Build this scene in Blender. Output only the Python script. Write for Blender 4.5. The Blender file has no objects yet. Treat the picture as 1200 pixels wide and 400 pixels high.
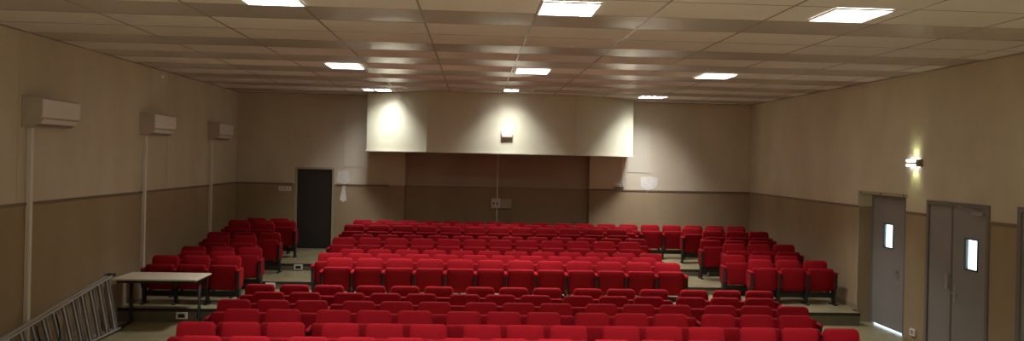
import bpy, bmesh, math, random
from mathutils import Vector, Matrix
random.seed(7)
SC = bpy.context.scene
COL = SC.collection
# ------------------------------------------------------------------ camera
CAM_Z = 2.83
yaw, pit, rol, cyp = .0498, .0006, .0218, 186.3286
f_ = Vector((math.sin(yaw)*math.cos(pit), math.cos(yaw)*math.cos(pit), math.sin(pit)))
r0 = Vector((math.cos(yaw), -math.sin(yaw), 0)); u0 = r0.cross(f_)
r_ = r0*math.cos(rol) + u0*math.sin(rol); u_ = -r0*math.sin(rol) + u0*math.cos(rol)
cd = bpy.data.cameras.new('camera'); cam = bpy.data.objects.new('camera', cd); COL.objects.link(cam)
cd.sensor_width = 36; cd.sensor_fit = 'HORIZONTAL'; cd.lens = 27.0
cd.shift_y = -(200-cyp)/1200; cd.clip_start = .05; cd.clip_end = 200
cam.matrix_world = Matrix(((r_.x, u_.x, -f_.x, 0), (r_.y, u_.y, -f_.y, 0), (r_.z, u_.z, -f_.z, CAM_Z), (0, 0, 0, 1)))
SC.camera = cam
# ------------------------------------------------------------------ world (daylight outside the doors) and exposure
w = bpy.data.worlds.new('world'); SC.world = w; w.use_nodes = True
bg = w.node_tree.nodes['Background']; bg.inputs[0].default_value = (.66, .93, 1, 1); bg.inputs[1].default_value = 1.6
SC.view_settings.view_transform = 'Standard'; SC.view_settings.look = 'None'
SC.view_settings.gamma = 1; SC.view_settings.use_curve_mapping = False
SC.view_settings.exposure = 1.0
LAMP_W = 33.0          # power of one ceiling light
LAMP_SPREAD = 100      # louvre cut-off, degrees
LAMP_COL = (.98, .975, 1.0)
GLOW = 1.35            # diffuser brightness

# ------------------------------------------------------------------ materials
def mat(name, col, rough=.8, spec=.5, metal=0, noise=0, nscale=6, col2=None, bump=0, bscale=200, stretch=(1,1,1), detail=4):
    m = bpy.data.materials.new(name); m.use_nodes = True; nt = m.node_tree; b = nt.nodes['Principled BSDF']
    b.inputs['Base Color'].default_value = (*col, 1); b.inputs['Roughness'].default_value = rough
    b.inputs['Specular IOR Level'].default_value = spec; b.inputs['Metallic'].default_value = metal
    if noise or col2:
        tc = nt.nodes.new('ShaderNodeTexCoord'); mp = nt.nodes.new('ShaderNodeMapping'); n = nt.nodes.new('ShaderNodeTexNoise')
        mp.inputs['Scale'].default_value = stretch
        nt.links.new(tc.outputs['Object'], mp.inputs[0]); nt.links.new(mp.outputs[0], n.inputs[0])
        n.inputs['Scale'].default_value = nscale; n.inputs['Detail'].default_value = detail
        r = nt.nodes.new('ShaderNodeValToRGB'); nt.links.new(n.outputs[0], r.inputs[0])
        c2 = col2 or tuple(c*(1-noise) for c in col)
        r.color_ramp.elements[0].position = .32; r.color_ramp.elements[1].position = .68
        r.color_ramp.elements[0].color = (*c2, 1); r.color_ramp.elements[1].color = (*col, 1)
        nt.links.new(r.outputs[0], b.inputs['Base Color'])
    if bump:
        tc = nt.nodes.new('ShaderNodeTexCoord'); n2 = nt.nodes.new('ShaderNodeTexNoise'); n2.inputs['Scale'].default_value = bscale
        bp = nt.nodes.new('ShaderNodeBump'); bp.inputs['Strength'].default_value = bump; bp.inputs['Distance'].default_value = .004
        nt.links.new(tc.outputs['Object'], n2.inputs[0]); nt.links.new(n2.outputs[0], bp.inputs['Height']); nt.links.new(bp.outputs[0], b.inputs['Normal'])
    return m
def emis(name, col, s):
    m = bpy.data.materials.new(name); m.use_nodes = True; nt = m.node_tree
    b = nt.nodes['Principled BSDF']; b.inputs['Base Color'].default_value = (.8, .8, .8, 1)
    b.inputs['Emission Color'].default_value = (*col, 1); b.inputs['Emission Strength'].default_value = s
    return m
DADO = 2.115
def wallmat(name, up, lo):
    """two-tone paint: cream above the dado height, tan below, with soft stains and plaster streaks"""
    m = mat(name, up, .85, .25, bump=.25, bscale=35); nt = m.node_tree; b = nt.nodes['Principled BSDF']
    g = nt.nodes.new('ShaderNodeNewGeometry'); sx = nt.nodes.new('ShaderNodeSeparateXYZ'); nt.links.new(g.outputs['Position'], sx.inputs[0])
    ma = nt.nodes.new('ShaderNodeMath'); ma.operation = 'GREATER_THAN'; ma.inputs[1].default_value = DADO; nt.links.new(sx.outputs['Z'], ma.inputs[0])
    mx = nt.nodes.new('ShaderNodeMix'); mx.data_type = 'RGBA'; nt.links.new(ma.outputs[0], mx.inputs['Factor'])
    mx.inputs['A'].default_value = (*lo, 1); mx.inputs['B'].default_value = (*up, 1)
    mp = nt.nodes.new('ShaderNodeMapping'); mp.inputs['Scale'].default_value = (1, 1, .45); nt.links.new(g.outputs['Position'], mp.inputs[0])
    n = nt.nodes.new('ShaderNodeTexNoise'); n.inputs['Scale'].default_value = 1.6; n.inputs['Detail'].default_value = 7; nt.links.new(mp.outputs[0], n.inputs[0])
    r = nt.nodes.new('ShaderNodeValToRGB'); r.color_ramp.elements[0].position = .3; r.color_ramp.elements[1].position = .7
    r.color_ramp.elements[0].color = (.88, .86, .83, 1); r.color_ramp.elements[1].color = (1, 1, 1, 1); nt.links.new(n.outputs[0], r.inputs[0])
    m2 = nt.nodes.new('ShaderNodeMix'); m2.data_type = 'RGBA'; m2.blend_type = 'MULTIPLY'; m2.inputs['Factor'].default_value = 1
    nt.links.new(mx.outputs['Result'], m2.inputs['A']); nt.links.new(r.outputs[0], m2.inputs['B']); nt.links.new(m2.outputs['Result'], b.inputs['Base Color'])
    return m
M = {}
M['wall'] = wallmat('wall_paint', (.72, .65, .50), (.42, .325, .20))
M['recess'] = wallmat('recess_shaded_paint', (.56, .48, .37), (.42, .335, .225))  # wall paint with the shade under the booth mixed into its colour
M['bulk'] = mat('bulkhead_paint', (.74, .72, .53), .8, .25, noise=.06, nscale=3, bump=.2, bscale=40)
M['dado'] = mat('dado_rail', (.22, .165, .10), .6)
M['base'] = mat('skirting', (.30, .24, .15), .6)
M['floor'] = mat('vinyl_floor', (.43, .375, .215), .22, .5, col2=(.34, .29, .155), nscale=2.2, detail=8)
M['riser'] = mat('riser', (.19, .165, .10), .6, noise=.2)
M['nosing'] = mat('rubber_nosing', (.022, .02, .018), .5)
M['tile'] = mat('ceiling_tile', (.78, .74, .69), .9, .2, noise=.07, nscale=1.2)
M['strip'] = mat('lacquered_panel', (.57, .53, .485), .2, .9, noise=.06, nscale=1)
M['bar'] = mat('tee_bar', (.34, .31, .27), .25)
M['fabric'] = mat('red_fabric', (.35, .0035, .010), .85, .2, noise=.12, nscale=40, bump=.3, bscale=400)
M['fabric'].node_tree.nodes['Principled BSDF'].inputs['Sheen Weight'].default_value = .06
M['fabric'].node_tree.nodes['Principled BSDF'].inputs['Sheen Tint'].default_value = (1, .25, .25, 1)
M['fabric2'] = mat('red_seat_fabric', (.32, .003, .009), .85, .2, noise=.14, nscale=30, bump=.3, bscale=400)
M['black'] = mat('black_steel', (.018, .016, .015), .45)
M['plastic'] = mat('white_plastic', (.84, .80, .73), .45, .5)
M['plasticd'] = mat('grey_plastic', (.30, .27, .24), .5)
M['acside'] = mat('aged_plastic', (.56, .50, .43), .5)
M['door'] = mat('grey_door_paint', (.31, .30, .285), .5, .4, noise=.05, nscale=2)
M['frame'] = mat('door_frame_paint', (.20, .185, .165), .5)
M['tanframe'] = mat('tan_frame', (.42, .37, .24), .55)
M['dark'] = mat('dark_door', (.028, .023, .021), .5)
M['steel'] = mat('brushed_steel', (.46, .44, .42), .35, metal=.5)
M['alu'] = mat('aluminium', (.62, .60, .57), .38, metal=.35, noise=.1, nscale=20)
M['blade'] = mat('louvre_blade', (.04, .04, .04), .7)
M['housing'] = mat('lamp_housing', (.85, .85, .82), .6)
M['alud'] = mat('dull_aluminium', (.34, .33, .31), .5, metal=.3)
M['rubber'] = mat('black_rubber', (.02, .02, .02), .7)
M['tabletop'] = mat('laminate', (.84, .77, .57), .35, .5, noise=.05)
M['patch'] = mat('filler', (.88, .86, .78), .9, noise=.1, nscale=14)
M['board'] = mat('painted_board', (.68, .63, .50), .7)
M['lamp'] = emis('lamp_diffuser', (1, .98, .95), GLOW*3)
M['lampoff'] = mat('dead_diffuser', (.30, .28, .25), .5)
M['louvre'] = emis('louvre_with_glow', (.66, .84, .84), .42)  # lamp light on the bars put in as a glow of their own
M['signlit'] = emis('wall_light_lens', (1, 1, .93), 3.0)
g = bpy.data.materials.new('window_glass'); g.use_nodes = True
gb = g.node_tree.nodes['Principled BSDF']; gb.inputs['Transmission Weight'].default_value = 1; gb.inputs['Roughness'].default_value = 0; gb.inputs['IOR'].default_value = 1.01
gb.inputs['Base Color'].default_value = (.9, 1, 1, 1)
M['glass'] = g

# ------------------------------------------------------------------ helpers
class MB:
    def __init__(s): s.bm = bmesh.new(); s.mats = []
    def mi(s, m):
        if m not in s.mats: s.mats.append(m)
        return s.mats.index(m)
    def box(s, x0, x1, y0, y1, z0, z1, m, bev=0):
        v = [s.bm.verts.new((x, y, z)) for x in (x0, x1) for y in (y0, y1) for z in (z0, z1)]
        fs = [s.bm.faces.new([v[i] for i in q]) for q in ((0, 1, 3, 2), (4, 6, 7, 5), (0, 4, 5, 1), (2, 3, 7, 6), (0, 2, 6, 4), (1, 5, 7, 3))]
        k = s.mi(m)
        for f in fs: f.material_index = k
        if bev:
            es = list({e for f in fs for e in f.edges})
            r = bmesh.ops.bevel(s.bm, geom=es, offset=bev, segments=2, affect='EDGES', profile=.5)
            for f in r['faces']: f.material_index = k; f.smooth = True
        return s
    def prism(s, pts, axis, a, b, m):
        """polygon pts (2D) extruded along axis from a to b"""
        def P(p, t): return (t, p[0], p[1]) if axis == 'x' else ((p[0], t, p[1]) if axis == 'y' else (p[0], p[1], t))
        A = [s.bm.verts.new(P(p, a)) for p in pts]; B = [s.bm.verts.new(P(p, b)) for p in pts]; k = s.mi(m); n = len(pts)
        fs = [s.bm.faces.new(A), s.bm.faces.new(B[::-1])] + [s.bm.faces.new((A[i], B[i], B[(i+1) % n], A[(i+1) % n])) for i in range(n)]
        for f in fs: f.material_index = k
        return s
    def tube(s, pts, r, m, n=10, cap=True):
        pts = [Vector(p) for p in pts]; k = s.mi(m); rings = []; prev = None
        for i, p in enumerate(pts):
            d = (pts[min(i+1, len(pts)-1)] - pts[max(i-1, 0)]).normalized()
            a = Vector((0, 0, 1)) if abs(d.z) < .9 else Vector((1, 0, 0))
            if prev is not None: a = prev
            x = d.cross(a).normalized(); y = x.cross(d).normalized(); prev = y
            rings.append([s.bm.verts.new(p + x*math.cos(2*math.pi*j/n)*r + y*math.sin(2*math.pi*j/n)*r) for j in range(n)])
        for A, B in zip(rings, rings[1:]):
            for j in range(n):
                f = s.bm.faces.new((A[j], A[(j+1) % n], B[(j+1) % n], B[j])); f.material_index = k; f.smooth = True
        if cap:
            for R in (rings[0][::-1], rings[-1]): f = s.bm.faces.new(R); f.material_index = k
        return s
    def bar(s, p0, p1, wx, wy, m, up=(0, 0, 1)):
        """rectangular bar between two points"""
        p0, p1 = Vector(p0), Vector(p1); d = (p1-p0).normalized(); x = d.cross(Vector(up)).normalized(); y = x.cross(d).normalized(); k = s.mi(m)
        A = [s.bm.verts.new(p0 + x*a*wx/2 + y*b*wy/2) for a, b in ((-1, -1), (1, -1), (1, 1), (-1, 1))]
        B = [s.bm.verts.new(p1 + x*a*wx/2 + y*b*wy/2) for a, b in ((-1, -1), (1, -1), (1, 1), (-1, 1))]
        for q in ([A[3], A[2], A[1], A[0]], B, *[[A[i], A[(i+1) % 4], B[(i+1) % 4], B[i]] for i in range(4)]):
            s.bm.faces.new(q).material_index = k
        return s
    def pad(s, w, h, t, r, crown, m, cx=0, cz=0, y=0, taper=0, rb=None, bev=.02, tilt=0):
        """upholstered slab in the XZ plane: rounded corners, rolled edges, crowned front (towards -Y)"""
        rb = r if rb is None else rb; out = []
        for (sx, sz, a0, rr) in ((1, 1, 0, r), (-1, 1, 90, r), (-1, -1, 180, rb), (1, -1, 270, rb)):
            for j in range(6):
                a = math.radians(a0 + j*18)
                out.append((sx*(w/2-rr)+rr*math.cos(a), sz*(h/2-rr)+rr*math.sin(a)))
        k = s.mi(m)
        prof = [(-bev*.9, t/2), (-.25*bev, t/2-.25*bev), (0, t/2-bev), (0, -t/2+bev), (-.3*bev, -t/2+.3*bev), (-bev, -t/2), (-bev-.05, -t/2-crown*.55), (-bev-.11, -t/2-crown)]
        rings = []
        for ins, yy in prof:
            ring = []
            for (px, pz) in out:
                fx = max(0, (w/2+ins)/(w/2)); fz = max(0, (h/2+ins)/(h/2))
                X = px*fx; Z = pz*fz; X *= 1 + taper*(Z/h)
                Y = yy + y - math.tan(tilt)*Z
                ring.append(s.bm.verts.new((X+cx, Y, Z+cz)))
            rings.append(ring)
        n = len(out)
        for A, B in zip(rings, rings[1:]):
            for j in range(n):
                f = s.bm.faces.new((A[j], B[j], B[(j+1) % n], A[(j+1) % n])); f.smooth = True; f.material_index = k
        f = s.bm.faces.new(rings[-1]); f.smooth = True; f.material_index = k
        f = s.bm.faces.new(rings[0][::-1]); f.material_index = k
        return s
    def build(s, name, parent=None, loc=(0, 0, 0), **tags):
        bmesh.ops.recalc_face_normals(s.bm, faces=s.bm.faces)
        me = bpy.data.meshes.new(name); s.bm.to_mesh(me); s.bm.free()
        for m in s.mats: me.materials.append(M[m] if isinstance(m, str) else m)
        o = bpy.data.objects.new(name, me); COL.objects.link(o); o.location = loc
        if parent: o.parent = parent
        for k, v in tags.items(): o[k] = v
        return o
def empty(name, loc, label, category, group=None, rz=0):
    o = bpy.data.objects.new(name, None); COL.objects.link(o); o.location = loc; o.rotation_euler.z = rz; o.empty_display_size = .1
    o['label'] = label; o['category'] = category
    if group: o['group'] = group
    return o
def copy_tree(o, parent=None):
    c = o.copy(); COL.objects.link(c); c.parent = parent
    for ch in o.children: copy_tree(ch, c)
    return c
ST = 'structure'

# ------------------------------------------------------------------ room shell
XL, XR, YB, YF, ZC = -5.83, 7.036, 19.24, -3.0, 4.35
T = .3
T1, T2, T3 = .23, .375, .515
E1, E1R, E2, E3 = 13.02, 13.32, 15.0, 16.5       # front edges of the three platforms

MB().box(XL-T, XR+.285, YF-T, YB+.7, -.2, 0, 'floor').build('floor', kind=ST)
# platforms
b = MB()
b.prism([(XL, E1), (4.3, E1), (4.3, E1R), (XR-.12, E1R), (XR-.12, 13.68), (XR, 13.68), (XR, YB), (XL, YB)], 'z', .001, T1-.004, 'riser')
b.prism([(XL, E1-.004), (4.304, E1-.004), (4.304, E1R-.004), (XR-.118, E1R-.004), (XR-.118, 13.676), (XR, 13.676), (XR, YB), (XL, YB)], 'z', T1-.004, T1, 'floor')
b.box(XL, 4.3, E1-.012, E1-.004, T1-.05, T1+.001, 'nosing'); b.box(4.31, XR-.12, E1R-.012, E1R-.004, T1-.05, T1+.001, 'nosing')
b.build('floor_platform', kind=ST)
b = MB(); b.box(XL, XR, E2, YB, T1+.001, T2-.004, 'riser'); b.box(XL, XR, E2-.004, YB, T2-.004, T2, 'floor'); b.box(XL, XR, E2-.012, E2-.004, T2-.045, T2+.001, 'nosing')
b.build('floor_platform', kind=ST)
b = MB(); b.box(XL, XR, E3, YB, T2+.001, T3-.004, 'riser'); b.box(XL, XR, E3-.004, YB, T3-.004, T3, 'floor'); b.box(XL, XR, E3-.012, E3-.004, T3-.045, T3+.001, 'nosing')
b.build('floor_platform', kind=ST)

MB().box(XL-T, XL, YF-T, YB+T, 0, ZC+.3, 'wall').build('wall_left', kind=ST)
MB().box(XL, XR, YF-T, YF, 0, ZC+.3, 'wall').build('wall_front', kind=ST)
b = MB()
cuts = [(8.05, 9.57, 2.36), (10.11, 11.56, 2.34), (12.15, 13.67, 2.35)]
y = YF-T
for y0, y1, z in cuts:
    b.box(XR, XR+T, y, y0, 0, ZC+.3, 'wall'); b.box(XR, XR+T, y0, y1, z, ZC+.3, 'wall'); y = y1
b.box(XR, XR+T, y, YB+T, 0, ZC+.3, 'wall')
b.build('wall_right', kind=ST)
# back wall with door opening and shallow recess under the projection booth
RX0, RX1, RD = -1.70, 2.93, .34
DX0, DX1, DZ = -4.40, -3.44, 2.53
b = MB()
b.box(XL, DX0, YB, YB+T, 0, ZC+.3, 'wall'); b.box(DX0, DX1, YB, YB+T, DZ, ZC+.3, 'wall'); b.box(DX1, RX0, YB, YB+RD+T, 0, ZC+.3, 'wall')
b.box(-2.07, RX0, YB-.045, YB, T3, 2.95, 'wall')
b.box(RX1, XR+T, YB, YB+RD+T, 0, ZC+.3, 'wall'); b.box(XL-T, DX1, YB+T, YB+RD+T, 0, ZC+.3, 'wall')
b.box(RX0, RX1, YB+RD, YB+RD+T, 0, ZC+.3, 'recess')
wb = b.build('wall_back', kind=ST)
# filler patches on the back wall (left beside the door, right under the board)
def blob(pts, mb, y, m): mb.prism(pts, 'y', y, y-.004, m)
b = MB(); blob([(-3.36, 2.45), (-3.10, 2.47), (-3.06, 2.20), (-3.14, 2.14), (-3.17, 2.0), (-3.13, 1.72), (-3.22, 1.68), (-3.30, 1.74), (-3.24, 2.0), (-3.24, 2.13), (-3.38, 2.18)], b, YB, 'patch'); b.build('plaster_patch', wb)
b = MB(); blob([(4.22, 2.45), (4.50, 2.47), (4.66, 2.43), (4.65, 2.26), (4.58, 2.18), (4.46, 2.14), (4.42, 2.06), (4.36, 2.08), (4.35, 2.16), (4.24, 2.20)], b, YB, 'patch'); b.build('plaster_patch', wb)
for i, (px, pz) in enumerate([(-4.6, 3.1), (-4.1, 3.28), (5.2, 1.62), (4.0, 1.55), (4.9, 1.58), (6.1, 1.6)]):
    b = MB(); b.prism([(px+.012*math.cos(a)*(1+.3*math.sin(3*a)), pz+.01*math.sin(a)) for a in [k*math.pi/5 for k in range(10)]], 'y', YB, YB-.006, 'dado'); b.build('wall_plug', wb)

# dado rails
def rail(n, *bx): MB().box(*bx, 'dado', bev=.006).build('trim_%d' % n, kind=ST)
h0, h1, d = DADO-.03, DADO+.012, .018
rail(1, XL, XL+d, YF, YB, h0, h1); rail(2, XR-d, XR, 13.68, YB, h0, h1); rail(3, XR-d, XR, 11.6, 12.13, h0, h1); rail(4, XR-d, XR, 9.6, 10.07, h0, h1)
rail(5, XL+d, DX0-.06, YB-d, YB, h0, h1); rail(6, DX1+.06, -2.09, YB-d, YB, h0, h1); rail(7, RX1+.005, XR-d, YB-d, YB, h0, h1)
MB().box(RX0, RX1, YB+RD-d, YB+RD, h0, h1+.02, 'recess', bev=.006).build('trim_8', kind=ST)
MB().box(XL, XL+.012, YF, E1-.02, .001, .09, 'base').build('baseboard_left', kind=ST)
MB().box(XR-.012, XR, 13.7, YB, T1+.001, T1+.09, 'base').build('baseboard_right', kind=ST)
MB().box(XR-.012, XR, 11.6, 12.13, .001, .08, 'base').build('baseboard_side', kind=ST)
# vertical plaster joints on the side walls
for n, yy in ((9, 10.12), (10, 14.9)): MB().box(XL, XL+.004, yy, yy+.02, DADO+.02, ZC-.03, 'wall').build('trim_%d' % n, kind=ST)

# ------------------------------------------------------------------ ceiling: matte tiles, lacquered sagging strips, tee bars
TD = .785
XG = [XL] + [-4.18+1.2*i for i in range(10) if -4.18+1.2*i < XR-.1] + [XR]
YG = [7.17+.785*k for k in range(-13, 3)]; 
strip_y = [(7.95, 8.70), (10.27, 11.0), (11.82, 12.57), (13.38, 14.15), (14.96, 15.72), (16.53, 17.26), (18.10, 18.86), (5.6, 6.38), (3.25, 4.03), (.9, 1.68), (-1.4, -.7)]
b = MB()
strips = sorted(strip_y); y = YF
mats = []
for y0, y1 in strips:
    mats.append((y, y0, 'tile'));  mats.append((y0, y1, 'strip')); y = y1
mats.append((y, YB, 'tile'))
DEEP = [(-2.24, 17.66, .62, .50), (.95, 16.87, .62, .46), (4.12, 17.66, .58, .50)]      # openings for the recessed wall-washing lights: centre, size
def holes(X0, X1, Y0, Y1):
    return [(max(X0, cx-w/2), min(X1, cx+w/2), max(Y0, cy-d/2), min(Y1, cy+d/2)) for cx, cy, w, d in DEEP if cx-w/2 < X1 and cx+w/2 > X0 and cy-d/2 < Y1 and cy+d/2 > Y0]
def split(X0, X1, Y0, Y1):
    hs = holes(X0, X1, Y0, Y1)
    if not hs: return [(X0, X1, Y0, Y1)]
    a, c, e, g_ = hs[0]
    return [r for r in ((X0, a, Y0, Y1), (c, X1, Y0, Y1), (a, c, Y0, e), (a, c, g_, Y1)) if r[1]-r[0] > 1e-4 and r[3]-r[2] > 1e-4]
for y0, y1, m in mats:
    n = 1
    if m == 'tile': n = max(1, round((y1-y0)/.785))
    for k in range(n):
        a, c = y0+(y1-y0)*k/n, y0+(y1-y0)*(k+1)/n
        for x0, x1 in zip(XG, XG[1:]):
            g0 = .006
            cell = (x0+g0, x1-g0, a+g0, c-g0); mi = b.mi(m)
            if m == 'tile' or holes(*cell):
                dz = random.uniform(-.0005, .0005)
                for X0, X1, A, Cc in split(*cell):
                    f = b.bm.faces.new([b.bm.verts.new(v) for v in ((X0, A, ZC+dz), (X0, Cc, ZC+dz), (X1, Cc, ZC+dz), (X1, A, ZC+dz))]); f.material_index = mi
                continue
            X0, X1, A, Cc = cell; N, K, sag = 9, 6, .0032
            vs = [[b.bm.verts.new((X0+(X1-X0)*i/N, A+(Cc-A)*j/K, ZC - sag*(1-(2*j/K-1)**2)*(1-.6*(2*i/N-1)**2))) for j in range(K+1)] for i in range(N+1)]
            for i in range(N):
                for j in range(K):
                    f = b.bm.faces.new((vs[i][j], vs[i][j+1], vs[i+1][j+1], vs[i+1][j])); f.material_index = mi; f.smooth = True
        for r in split(XL, XR, a-.009, a+.009): b.box(*r, ZC-.0015, ZC+.004, 'bar')
for x in XG[1:-1]:
    for r in split(x-.012, x+.012, YF, YB): b.box(*r, ZC-.002, ZC+.004, 'bar')
b.box(XL, XL+.03, YF, YB, ZC-.012, ZC+.004, 'bar'); b.box(XR-.03, XR, YF, YB, ZC-.012, ZC+.004, 'bar'); b.box(XL, XR, YB-.03, YB, ZC-.012, ZC+.004, 'bar')
b.box(XL-T, XR+T, YF-T, YB+.7, ZC+.3, ZC+.4, 'bar')
ce = b.build('ceiling', kind=ST)

# ------------------------------------------------------------------ projection booth bulkhead
b = MB()
BZ = 2.95
b.prism([(-2.58, 18.62), (-1.07, 17.66), (2.34, 17.66), (3.88, 18.62), (3.88, YB), (-2.58, YB)], 'z', BZ, ZC-.006, 'bulk')
bk = b.build('wall_bulkhead', kind=ST)
b = MB()
for p0, p1 in (((-2.6, 18.615), (-1.085, 17.652)), ((-1.07, 17.652), (2.34, 17.652)), ((2.355, 17.652), (3.90, 18.615))):
    b.bar((*p0, BZ+.014), (*p1, BZ+.014), .02, .028, 'board')
b.build('edge_strip', bk)
b = MB(); b.bar((-1.078, 17.645, BZ), (-1.078, 17.645, BZ+.55), .012, .012, 'board', up=(0, 1, 0)); b.bar((2.345, 17.648, BZ), (2.345, 17.648, ZC-.02), .01, .01, 'board', up=(0, 1, 0)); b.build('corner_bead', bk)

# ------------------------------------------------------------------ doors
def lever(parent, x, y, z, s, hy):
    """lever handle with long back plate on a door in the right wall (s = into the room, -1), lever pointing along hy"""
    MB().box(x-.008, x, y-.022, y+.022, z-.14, z+.12, 'steel', bev=.003).build('handle_plate', parent)
    MB().tube([(x-.008, y, z), (x-.05, y, z), (x-.056, y+hy*.02, z), (x-.056, y+hy*.13, z-.004)], .010, 'steel').build('door_handle', parent)
def leaf(parent, x0, x1, y0, y1, z0, z1, win, name='door_leaf'):
    b = MB()
    if win:
        a, c, e, h = win
        b.box(x0, x1, y0, a, z0, z1, 'door'); b.box(x0, x1, c, y1, z0, z1, 'door'); b.box(x0, x1, a, c, z0, e, 'door'); b.box(x0, x1, a, c, h, z1, 'door')
    else: b.box(x0, x1, y0, y1, z0, z1, 'door')
    L = b.build(name, parent)
    if win:
        b = MB(); q = .018
        b.box(x0-.008, x0+.01, a-q, a, e-q, h+q, 'black'); b.box(x0-.008, x0+.01, c, c+q, e-q, h+q, 'black'); b.box(x0-.008, x0+.01, a, c, e-q, e, 'black'); b.box(x0-.008, x0+.01, a, c, h, h+q, 'black')
        b.build('window_bead', parent)
        MB().box(x0+.018, x0+.024, a, c, e, h, 'glass').build('window_pane', parent)
    return L
# door 1: back wall, dark leaf in tan frame
d1 = MB().box(DX0, DX0+.05, YB-.02, YB+.10, T3, DZ, 'tanframe').box(DX1-.05, DX1, YB-.02, YB+.10, T3, DZ, 'tanframe').box(DX0+.05, DX1-.05, YB-.02, YB+.10, DZ-.05, DZ, 'tanframe').build('door_1', kind=ST)
MB().box(DX0+.05, DX1-.05, YB+.04, YB+.085, T3, DZ-.05, 'dark').build('door_leaf', d1)
b = MB(); b.tube([(DX0+.11, YB+.04, T3+1.03), (DX0+.11, YB-.01, T3+1.03), (DX0+.22, YB-.012, T3+1.03)], .009, 'black'); b.build('door_handle', d1)
# door 2: single leaf at the back of a deep reveal, right wall
LX = XR+.235
d2 = MB().box(LX, LX+.05, 13.60, 13.66, 0, 2.35, 'frame').box(LX, LX+.05, 12.15, 12.60, 0, 2.35, 'frame').box(LX, LX+.05, 12.60, 13.60, 2.27, 2.35, 'frame').build('door_2', kind=ST)
leaf(d2, LX+.004, LX+.045, 12.60, 13.60, .030, 2.27, (12.95, 13.23, 1.43, 1.83))
lever(d2, LX+.004, 12.76, 1.04, -1, 1)
b = MB(); b.box(XR-.012, XR+.0, 12.11, 13.70, 2.35, 2.40, 'tanframe', bev=.004); b.build('lintel_strip', d2)
for yy in (12.2, 12.9, 13.6):
    MB().tube([(XR-.014, yy, 2.375), (XR-.022, yy, 2.375)], .014, 'black').build('bolt_head', d2)
MB().box(XR-.006, XR, 13.67, 13.70, .0, 2.35, 'tanframe').build('edge_trim', d2)
# door 3: double door flush in the right wall
d3 = MB().box(XR-.02, XR+.08, 11.50, 11.56, 0, 2.34, 'frame').box(XR-.02, XR+.08, 10.11, 10.17, 0, 2.34, 'frame').box(XR-.02, XR+.08, 10.17, 11.50, 2.27, 2.34, 'frame').build('door_3', kind=ST)
leaf(d3, XR+.005, XR+.05, 10.94, 11.50, .001, 2.27, None)
leaf(d3, XR+.005, XR+.05, 10.17, 10.935, .001, 2.27, (10.37, 10.63, 1.41, 1.83))
MB().box(XR-.006, XR+.005, 10.925, 10.955, .002, 2.269, 'frame').build('meeting_strip', d3)
lever(d3, XR+.005, 10.85, 1.02, -1, -1)
MB().box(XR-.03, XR+.005, 10.98, 11.04, 1.06, 1.28, 'steel', bev=.006).build('bolt_case', d3)
MB().box(XR-.045, XR+.005, 10.22, 10.44, 2.185, 2.235, 'steel', bev=.006).build('door_closer', d3)
b = MB(); b.bar((XR-.04, 10.3, 2.245), (XR-.06, 10.72, 2.29), .02, .008, 'steel'); b.build('closer_arm', d3)
# door 4: its frame just enters the picture at the right edge
d4 = MB().box(XR-.02, XR+.08, 9.50, 9.57, 0, 2.36, 'frame').box(XR-.02, XR+.08, 8.05, 8.12, 0, 2.36, 'frame').box(XR-.02, XR+.08, 8.12, 9.50, 2.29, 2.36, 'frame').build('door_4', kind=ST)
leaf(d4, XR+.005, XR+.05, 8.12, 9.50, .001, 2.29, None)

# ------------------------------------------------------------------ ceiling lights
def lamp(cx, cy, label, w=.55, dd=.62, style='full', power=1.0):
    e = empty('ceiling_light', (cx, cy, ZC), label, 'ceiling light', 'square recessed ceiling lights')
    z = -.006; t = .02
    b = MB(); b.box(-w/2-t, w/2+t, -dd/2-t, -dd/2, z-.012, z, 'plastic'); b.box(-w/2-t, w/2+t, dd/2, dd/2+t, z-.012, z, 'plastic')
    b.box(-w/2-t, -w/2, -dd/2, dd/2, z-.012, z, 'plastic'); b.box(w/2, w/2+t, -dd/2, dd/2, z-.012, z, 'plastic'); b.build('light_frame', e)
    lw = [(-w/2, w/2)]
    if style == 'split': lw = [(-w/2, -w*.17), (-w*.05, w/2)]
    if style == 'half': lw = [(-w/2, -.01)]
    for a, c in lw: MB().box(a, c, -dd/2, dd/2, z-.006, z-.001, 'lamp').build('diffuser', e)
    if style == 'split': MB().box(-w*.17, -w*.05, -dd/2, dd/2, z-.008, z-.001, 'lampoff').build('dark_bar', e)
    if style == 'half': MB().box(-.01, w/2, -dd/2, dd/2, z-.006, z-.001, 'lampoff').build('diffuser', e, label='unlit grey diffuser half')
    b = MB()
    for i in range(1, 4): b.box(-w/2+w*i/4-.006, -w/2+w*i/4+.006, -dd/2, dd/2, z-.0135, z-.009, 'louvre')
    for i in range(1, 4): b.box(-w/2, w/2, -dd/2+dd*i/4-.008, -dd/2+dd*i/4+.008, z-.0135, z-.009, 'louvre')
    if style == 'full': b.build('louvre', e)
    else: b.bm.free()
    ld = bpy.data.lights.new('lamp_light', 'AREA'); ld.shape = 'RECTANGLE'; ld.size = (w if style != 'half' else w/2)*.96; ld.size_y = dd*.96
    ld.energy = LAMP_W*power; ld.color = LAMP_COL; ld.spread = math.radians(LAMP_SPREAD)
    lo = bpy.data.objects.new('lamp_light', ld); COL.objects.link(lo); lo.parent = e; lo.location = (0 if style != 'half' else -w/4, 0, z-.0075)
    return e
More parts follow.
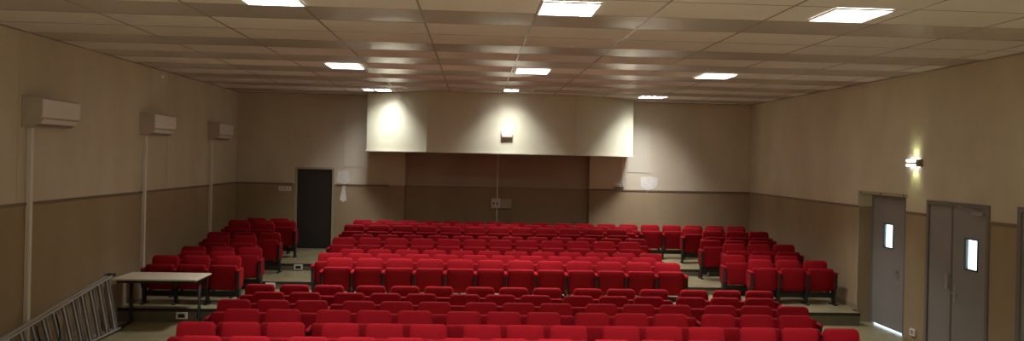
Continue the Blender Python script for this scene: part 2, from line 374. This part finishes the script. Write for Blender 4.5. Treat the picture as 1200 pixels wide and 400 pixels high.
for (cx, cy, lb, st, pw) in [
    (-2.02, 7.56, 'square louvred ceiling light at top left, nearest row', 'full', 1), (.91, 7.62, 'square louvred ceiling light at top centre, nearest row', 'full', 1), (3.72, 7.50, 'square louvred ceiling light at top right, nearest row', 'full', 1),
    (-2.20, 13.1, 'left light of the middle ceiling row', 'full', 1), (.97, 13.1, 'centre light of the middle ceiling row', 'full', 1), (4.14, 13.1, 'right light of the middle ceiling row', 'full', 1)]:
    lamp(cx, cy, lb, style=st, power=pw)
def deep_lamp(cx, cy, w, dd, label, x0, x1, power, bars):
    """light sunk in the ceiling: white housing, dark cross blades that cut its light sideways"""
    e = empty('ceiling_light', (cx, cy, ZC), label, 'ceiling light', 'square recessed ceiling lights')
    H = .145; t = .004
    b = MB(); b.box(-w/2, w/2, -dd/2-t, -dd/2, 0, H, 'housing'); b.box(-w/2, w/2, dd/2, dd/2+t, 0, H, 'housing'); b.box(-w/2-t, -w/2, -dd/2-t, dd/2+t, 0, H, 'housing'); b.box(w/2, w/2+t, -dd/2-t, dd/2+t, 0, H, 'housing')
    b.box(-w/2-t, w/2+t, -dd/2-t, dd/2+t, H, H+.004, 'housing'); b.build('light_housing', e)
    b = MB(); q = .018
    b.box(-w/2-q, w/2+q, -dd/2-q, -dd/2, -.008, 0, 'plastic'); b.box(-w/2-q, w/2+q, dd/2, dd/2+q, -.008, 0, 'plastic'); b.box(-w/2-q, -w/2, -dd/2, dd/2, -.008, 0, 'plastic'); b.box(w/2, w/2+q, -dd/2, dd/2, -.008, 0, 'plastic'); b.build('light_frame', e)
    b = MB(); n = 4
    for i in range(n+1):
        x = -w/2+.003 + (w-.006)*i/n; b.box(x-.0015, x+.0015, -dd/2+.002, dd/2-.002, .0, H-.012, 'blade')
    b.build('louvre', e)
    for a, c in bars: MB().box(a, c, -dd/2-.001, dd/2+.001, -.006, .0, 'lampoff').build('cover_plate', e)
    ld = bpy.data.lights.new('lamp_light', 'AREA'); ld.shape = 'RECTANGLE'; ld.size = (x1-x0)*.97; ld.size_y = dd*.94; ld.spread = math.radians(140)
    ld.energy = LAMP_W*power; ld.color = LAMP_COL
    lo = bpy.data.objects.new('lamp_light', ld); COL.objects.link(lo); lo.parent = e; lo.location = ((x0+x1)/2, 0, H-.006)
deep_lamp(*DEEP[0], 'divided ceiling light at the top left corner of the cream booth', -.31, .31, 1.1, [(-.10, -.03)])
deep_lamp(*DEEP[1], 'half-lit ceiling light above the middle of the cream booth', -.31, 0, .8, [(.0, .31)])
deep_lamp(*DEEP[2], 'ceiling light just right of the cream booth', -.29, .29, 1.7, [])
for cx, sd in ((-2.1, 'left'), (.91, 'centre'), (3.9, 'right')): lamp(cx, 2.0, '%s unseen ceiling light added over the front of the hall, above the camera' % sd)  # unseen row added to throw more light on the hall from the front

# ------------------------------------------------------------------ seats
def seat_proto():
    e = empty('theatre_seat', (0, 0, 0), '', 'seat')
    b = MB(); b.pad(.460, .47, .075, .062, .012, 'fabric', cz=.565, y=.0, taper=-.05, bev=.022, rb=.03, tilt=math.radians(-9)); b.build('backrest', e)
    b = MB(); b.pad(.455, .43, .085, .04, .010, 'fabric2', cz=.462, y=-.195, taper=.05, bev=.020, rb=.05, tilt=math.radians(7)); b.build('seat_cushion', e)
    b = MB(); b.box(-.238, .238, -.155, -.085, .125, .215, 'black', bev=.004); b.box(-.21, -.17, -.15, -.05, .215, .27, 'black'); b.box(.17, .21, -.15, -.05, .215, .27, 'black'); b.build('cross_bar', e)
    return e
def arm_parts(e, x):
    b = MB()
    b.prism([(-.30, .57), (-.30, .34), (-.25, .27), (-.23, .0), (-.15, .0), (-.13, .25), (-.04, .32), (-.01, .57)], 'x', x-.020, x+.020, 'black')
    b.box(x-.027, x+.027, -.31, -.05, .0, .022, 'black', bev=.004); F = b.build('side_frame', e)
    b = MB()
    for s in (-1, 1): b.prism([(-.255, .57), (-.255, .35), (-.22, .29), (-.10, .29), (-.04, .34), (-.04, .57)], 'x', x+s*.0201, x+s*.026, 'fabric2')
    b.build('side_panel', F)
    b = MB(); b.box(x-.027, x+.027, -.325, -.03, .572, .618, 'fabric', bev=.018); b.build('armrest', F)
def unlink_tree(o):
    for c in list(o.children): unlink_tree(c)
    COL.objects.unlink(o)
P0 = seat_proto(); arm_parts(P0, -.265)                 # shares its right-hand frame with the neighbour
P1 = seat_proto(); arm_parts(P1, -.265); arm_parts(P1, .265)   # last seat of a run: a frame on both sides
used = set()
ORD = 'first second third fourth fifth sixth seventh eighth ninth tenth eleventh twelfth thirteenth fourteenth fifteenth sixteenth seventeenth eighteenth'.split()
PITCH = .53
def put(x0, y, z, last, label, group):
    P = P1 if last else P0
    o = P if P.name not in used else copy_tree(P)
    used.add(P.name); o.location = (x0+.2275, y-.035, z); o['label'] = label; o['group'] = group
    return o
def run(xs, y, z, lasts, fmt, group):
    n = len(xs)
    for i, x in enumerate(xs):
        pos = ('%s from the left' % ORD[i]) if i < n-1 or n < 3 else 'rightmost'
        if i == 0: pos = 'leftmost'
        if n == 2: pos = ('left-hand', 'right-hand')[i]
        put(x, y, z, i in lasts, fmt % pos, group)
# level floor rows, in linked threes
FL = dict(a=12.13, b=11.47, c=10.83, d=10.18, e=9.38, f=8.66)
nm = dict(a='farthest row on the level floor', b='second farthest row on the level floor', c='third farthest row on the level floor', d='third nearest row on the level floor', e='second nearest row on the level floor', f='nearest row at the bottom edge')
for k, y in FL.items():
    xs = []
    if k in 'ace':
        for m in range(5): xs += [-3.50+1.71*m+j*PITCH for j in range(3)]
        la = [2, 5, 8, 11, 14]
    else:
        xs = [-3.20, -2.67]
        for m in range(4): xs += [-2.02+1.705*m+j*PITCH for j in range(3)]
        la = [1, 4, 7, 10, 13]
    run(xs, y, 0, la, 'red seat, %s in the ' + nm[k], 'red seats on the level floor')
# raised rows
RY = {1: 13.64, 2: 14.31, 3: 14.97, 4: 15.70, 5: 16.38, 6: 17.10, 7: 17.76, 8: 18.41}
RZ = {1: T1, 2: T1, 3: T1, 4: T2, 5: T2, 6: T3, 7: T3, 8: T3}
rn = {1: 'front row', 2: 'second row', 3: 'third row', 4: 'fourth row', 5: 'fifth row', 6: 'sixth row', 7: 'seventh row', 8: 'back row'}
for r in range(1, 9):
    x0 = -2.54 if r % 2 else -2.82
    n = 18 if r == 8 else 12
    lab = 'red folded seat, %s, ' + rn[r] + ' of the raised centre block'
    if r == 8: lab = 'red folded seat, %s in the back row along the rear wall'
    run([x0+i*PITCH for i in range(n)], RY[r], RZ[r], [n-1], lab, 'red seats in the raised centre block')
for r in range(1, 9):
    n = 3 if r % 2 else 2
    x0 = -5.53 if r % 2 else -5.31
    run([x0+i*PITCH for i in range(n)], RY[r], RZ[r], [n-1], 'red folded seat, %s, ' + rn[r] + ' of the left wall block', 'red seats in the raised left block')
rx = {2: 5.24, 3: 4.95, 4: 5.20, 5: 4.93, 6: 5.19, 7: 4.90}
rr = {2: 'front', 3: 'second', 4: 'third', 5: 'fourth', 6: 'fifth', 7: 'sixth'}
for r, x0 in rx.items():
    run([x0+i*PITCH for i in range(3)], RY[r], RZ[r], [2], 'red folded seat, %s, ' + rr[r] + ' row of the right wall block', 'red seats in the raised right block')

# ------------------------------------------------------------------ wall air conditioners and their white trunking
def ac(y, where):
    e = empty('air_conditioner', (XL, y, 3.13), 'white wall-mounted air conditioner, %s' % where, 'air conditioner', 'air conditioners on the left wall')
    L = .96
    b = MB(); b.box(0, .02, -.03, L+.03, -.02, .39, 'acside', bev=.004); b.build('mounting_plate', e)
    pr = [(.02, .03), (.12, .0), (.19, .03), (.235, .10), (.24, .34), (.21, .37), (.02, .37)]
    b = MB()
    A = [b.bm.verts.new((p[0], 0, p[1])) for p in pr]; B = [b.bm.verts.new((p[0], L, p[1])) for p in pr]; k = b.mi('acside')
    b.bm.faces.new(A).material_index = k; b.bm.faces.new(B[::-1]).material_index = k
    for i in range(len(pr)): b.bm.faces.new((A[i], B[i], B[(i+1) % 7], A[(i+1) % 7])).material_index = k
    b.build('casing', e)
    MB().box(.2385, .25, .012, L-.012, .115, .35, 'plastic', bev=.004).build('front_panel', e)
    b = MB(); b.bar((.158, .05, .014), (.158, L-.05, .014), .075, .008, 'plasticd', up=(-.5, 0, 1)); b.build('air_outlet', e)
    b = MB(); b.bar((.225, .04, .062), (.225, L-.04, .062), .07, .008, 'plastic', up=(-.75, 0, .55)); b.build('louvre_flap', e)
for (y, wh, zb) in ((10.22, 'nearest on the left wall', 0), (13.73, 'middle one on the left wall', T1), (17.17, 'farthest on the left wall, near the corner', T3)):
    ac(y, wh)
    b = MB(); b.box(XL+.002, XL+.062, y+.10, y+.165, zb+.002, 3.105, 'plastic', bev=.004)
    b.build('cable_trunking', label='white vertical cable trunking under the air conditioner %s' % wh, category='trunking', group='white trunking runs on the left wall')

# ------------------------------------------------------------------ small wall fittings
# white emergency light on the booth
e = empty('emergency_light', (.75, 17.658, 3.40), 'small white emergency light on the front of the cream booth', 'emergency light')
MB().box(-.135, .135, -.07, 0, -.01, .10, 'plastic', bev=.008).build('housing', e); MB().box(-.125, .125, -.085, -.0, -.075, -.012, 'acside', bev=.01).build('lens', e)
MB().box(-.135, .135, -.055, 0, -.10, -.076, 'plastic', bev=.004).build('lower_rim', e)
# wall light on the right wall, shining up and down
e = empty('wall_light', (XR, 11.92, 2.91), 'small lit wall light on the right wall above the doors', 'wall light')
MB().box(-.075, 0, -.22, -.135, -.055, .055, 'plasticd', bev=.006).build('end_cap', e)
MB().box(-.07, 0, -.135, .13, -.018, .018, 'plastic', bev=.003).build('housing', e)
MB().box(-.075, 0, -.135, .135, .019, .055, 'signlit', bev=.008).build('lens', e); MB().box(-.075, 0, -.135, .135, -.055, -.019, 'signlit', bev=.008).build('lens', e)
for s in (-1, 1):
    sd = bpy.data.lights.new('wall_light_beam', 'SPOT'); sd.energy = 1.5; sd.color = (.86, 1.0, .45); sd.spot_size = math.radians(95); sd.spot_blend = 1; sd.shadow_soft_size = .02
    so = bpy.data.objects.new('wall_light_beam', sd); COL.objects.link(so); so.parent = e; so.location = (-.085, -.03, s*.066)
    so.rotation_euler = Vector((.45, 0, s)).to_track_quat('-Z', 'Y').to_euler()
# grey electrical box with conduit in the recess
RYW = YB+RD
e = empty('electrical_box', (.62, RYW, 1.70), 'grey two-part electrical box in the dark recess under the booth', 'electrical box')
MB().box(-.15, .09, -.10, 0, -.125, .125, 'plastic', bev=.006).build('socket_box', e)
for dx in (-.09, .0): MB().tube([(dx, -.10, 0), (dx, -.104, 0)], .022, 'black').build('socket_hole', e)
MB().box(.095, .36, -.13, 0, -.12, .115, 'acside', bev=.006).build('cabinet', e)
MB().box(.60, .635, RYW-.03, RYW-.002, 1.83, ZC-1.38, 'plastic').build('conduit', label='pale conduit above the electrical box in the recess', category='conduit')
MB().box(.60, .635, RYW-.03, RYW-.002, T3+.002, 1.57, 'plastic').build('conduit', label='pale conduit running down below the electrical box', category='conduit')
# outlet strip at the right end of the recess with its conduit
e = empty('outlet_strip', (3.70, YB, 2.22), 'white triple outlet on the rear wall below the booth right end', 'outlet')
MB().box(-.16, .09, -.05, 0, -.03, .05, 'plastic', bev=.005).build('outlet_plate', e); MB().box(-.16, .09, -.052, 0, -.052, -.031, 'black').build('outlet_base', e)
for dx in (-.11, -.035, .04): MB().tube([(dx, -.05, .01), (dx, -.053, .01)], .018, 'plasticd').build('socket_hole', e)
MB().box(3.735, 3.775, YB-.035, YB-.002, 2.275, BZ-.004, 'plastic').build('conduit', label='white conduit above the triple outlet on the rear wall', category='conduit')
# painted boards on the rear wall
MB().box(3.89, 4.46, YB-.012, YB-.001, 2.56, 3.91, 'board', bev=.003).build('wall_board', label='pale board on the rear wall right of the booth', category='board')
MB().box(-3.22, -2.60, YB-.012, YB-.001, 2.55, 3.86, 'board', bev=.003).build('wall_board', label='pale board on the rear wall left of the booth', category='board')
# light switches left of the dark door
e = empty('light_switch', (-4.64, YB, 1.99), 'small double light switch plate left of the dark door', 'light switch')
MB().box(-.15, .15, -.012, 0, -.06, .05, 'plastic', bev=.003).build('switch_plate', e)
for dx in (-.09, 0, .09): MB().box(dx-.03, dx+.03, -.02, -.0125, -.035, .03, 'acside', bev=.003).build('rocker', e)
# sockets low on the risers and wall
def sock(x, y, z, lab, face='y'):
    e = empty('wall_socket', (x, y, z), lab, 'wall socket')
    if face == 'y':
        MB().box(-.09, .09, -.03, 0, -.055, .055, 'plastic', bev=.004).build('socket_plate', e); MB().box(-.055, .055, -.034, -.0305, -.03, .03, 'black').build('socket_opening', e)
    else:
        MB().box(-.03, 0, -.075, .075, -.055, .055, 'plastic', bev=.004).build('socket_plate', e); MB().tube([(-.03, 0, 0), (-.034, 0, 0)], .035, 'plasticd').build('socket_opening', e)
sock(-4.78, E1-.012, .115, 'white socket on the first platform step, left aisle by the table')
sock(-3.85, E2-.012, .30, 'white socket on the second platform step, left aisle')
sock(-3.66, E3-.012, .445, 'white socket on the third platform step, left aisle')
sock(5.07, E3-.012, .445, 'white socket on the platform step, right aisle')
sock(XR, 11.86, .22, 'white socket low on the right wall between the grey doors', 'x')

# ------------------------------------------------------------------ table
e = empty('folding_table', (-5.06, 12.85, 0), 'long beige table with black legs standing before the left seats', 'table')
tx0, tx1, ty0, ty1 = -.62, .69, -.40, .34
MB().box(tx0, tx1, ty0, ty1, .775, .802, 'tabletop', bev=.004).build('tabletop', e)
b = MB(); b.box(tx0+.05, tx1-.05, ty0+.06, ty0+.085, .725, .775, 'black'); b.box(tx0+.05, tx1-.05, ty1-.085, ty1-.06, .725, .775, 'black')
b.box(tx0+.05, tx0+.075, ty0+.085, ty1-.085, .725, .775, 'black'); b.box(tx1-.075, tx1-.05, ty0+.085, ty1-.085, .725, .775, 'black'); b.build('frame', e)
for x in (tx0+.11, tx1-.10):
    b = MB(); b.tube([(x, .03, .77), (x, .03, .10), (x, .0, .05), (x, -.06, .025)], .017, 'black'); b.tube([(x, .085, .77), (x, .085, .10), (x, .12, .05), (x, .16, .025)], .017, 'black')
    b.tube([(x, -.27, .022), (x, .27, .022)], .017, 'black'); b.tube([(x, -.33, .745), (x, .27, .745)], .018, 'black')
    b.build('leg', e)

# ------------------------------------------------------------------ folded stepladder lying on its side against the left wall
e = empty('stepladder', (XL, 12.42, 0), 'aluminium stepladder folded and lying on its side along the left wall', 'ladder')
def LP(t, h, off=0):
    """t = distance from the wide foot end towards the camera, h = 0 lower stile .. 1 upper stile, off = frame offset from the wall"""
    width = .88 - .135*t
    lean = .17 - .15*h
    return (lean + .085 + off, -t, .045 + h*(width-.06))
LL = 3.25
for off, nm_ in ((.0, 'rear'), (.075, 'front')):
    for h in (0, 1):
        b = MB(); b.bar(LP(0, h, off), LP(LL-(.15 if off == 0 else 0), h, off), .022, .058, 'alu', up=(1, 0, .2)); b.build('stile', e)
        b = MB(); p = LP(-.035, h, off); q = LP(.06, h, off); b.bar(p, q, .034, .07, 'rubber', up=(1, 0, .2)); b.build('rubber_foot', e)
for i in range(12):
    t = .20+.25*i
    b = MB(); a, c = LP(t, .02, .075), LP(t, .98, .075); b.bar(a, c, .014, .075, 'alud', up=(1, 0, .2)); off = Vector((.012, -.034, 0)); b.bar(Vector(a)+off, Vector(c)+off, .030, .010, 'alu', up=(1, 0, .2)); b.build('step', e)
for i in range(4):
    t = .12+.84*i
    b = MB(); a, c = LP(t, .02, 0), LP(t, .98, 0); b.tube([a, c], .014, 'alu'); b.build('brace', e)
b = MB(); a = Vector(LP(LL-.02, 0, .045)); c = Vector(LP(LL-.02, 1, .045)); b.bar(a, c, .14, .10, 'rubber', up=(0, 1, 0)); b.build('top_cap', e)
for s, t0 in ((1, 1.75), (-1, 2.2)):
    p0 = Vector(LP(t0, .95, .11)); p3 = Vector(LP(t0+s*.22, .05, .11)); pts = []
    for j in range(9):
        u = j/8; p = p0.lerp(p3, u); p.y += s*.10*math.sin(math.pi*u); p.x += .012; pts.append(p)
    b = MB(); b.tube(pts, .010, 'rubber'); b.build('strap', e)

for P in (P0, P1):
    if not P['label']: unlink_tree(P)
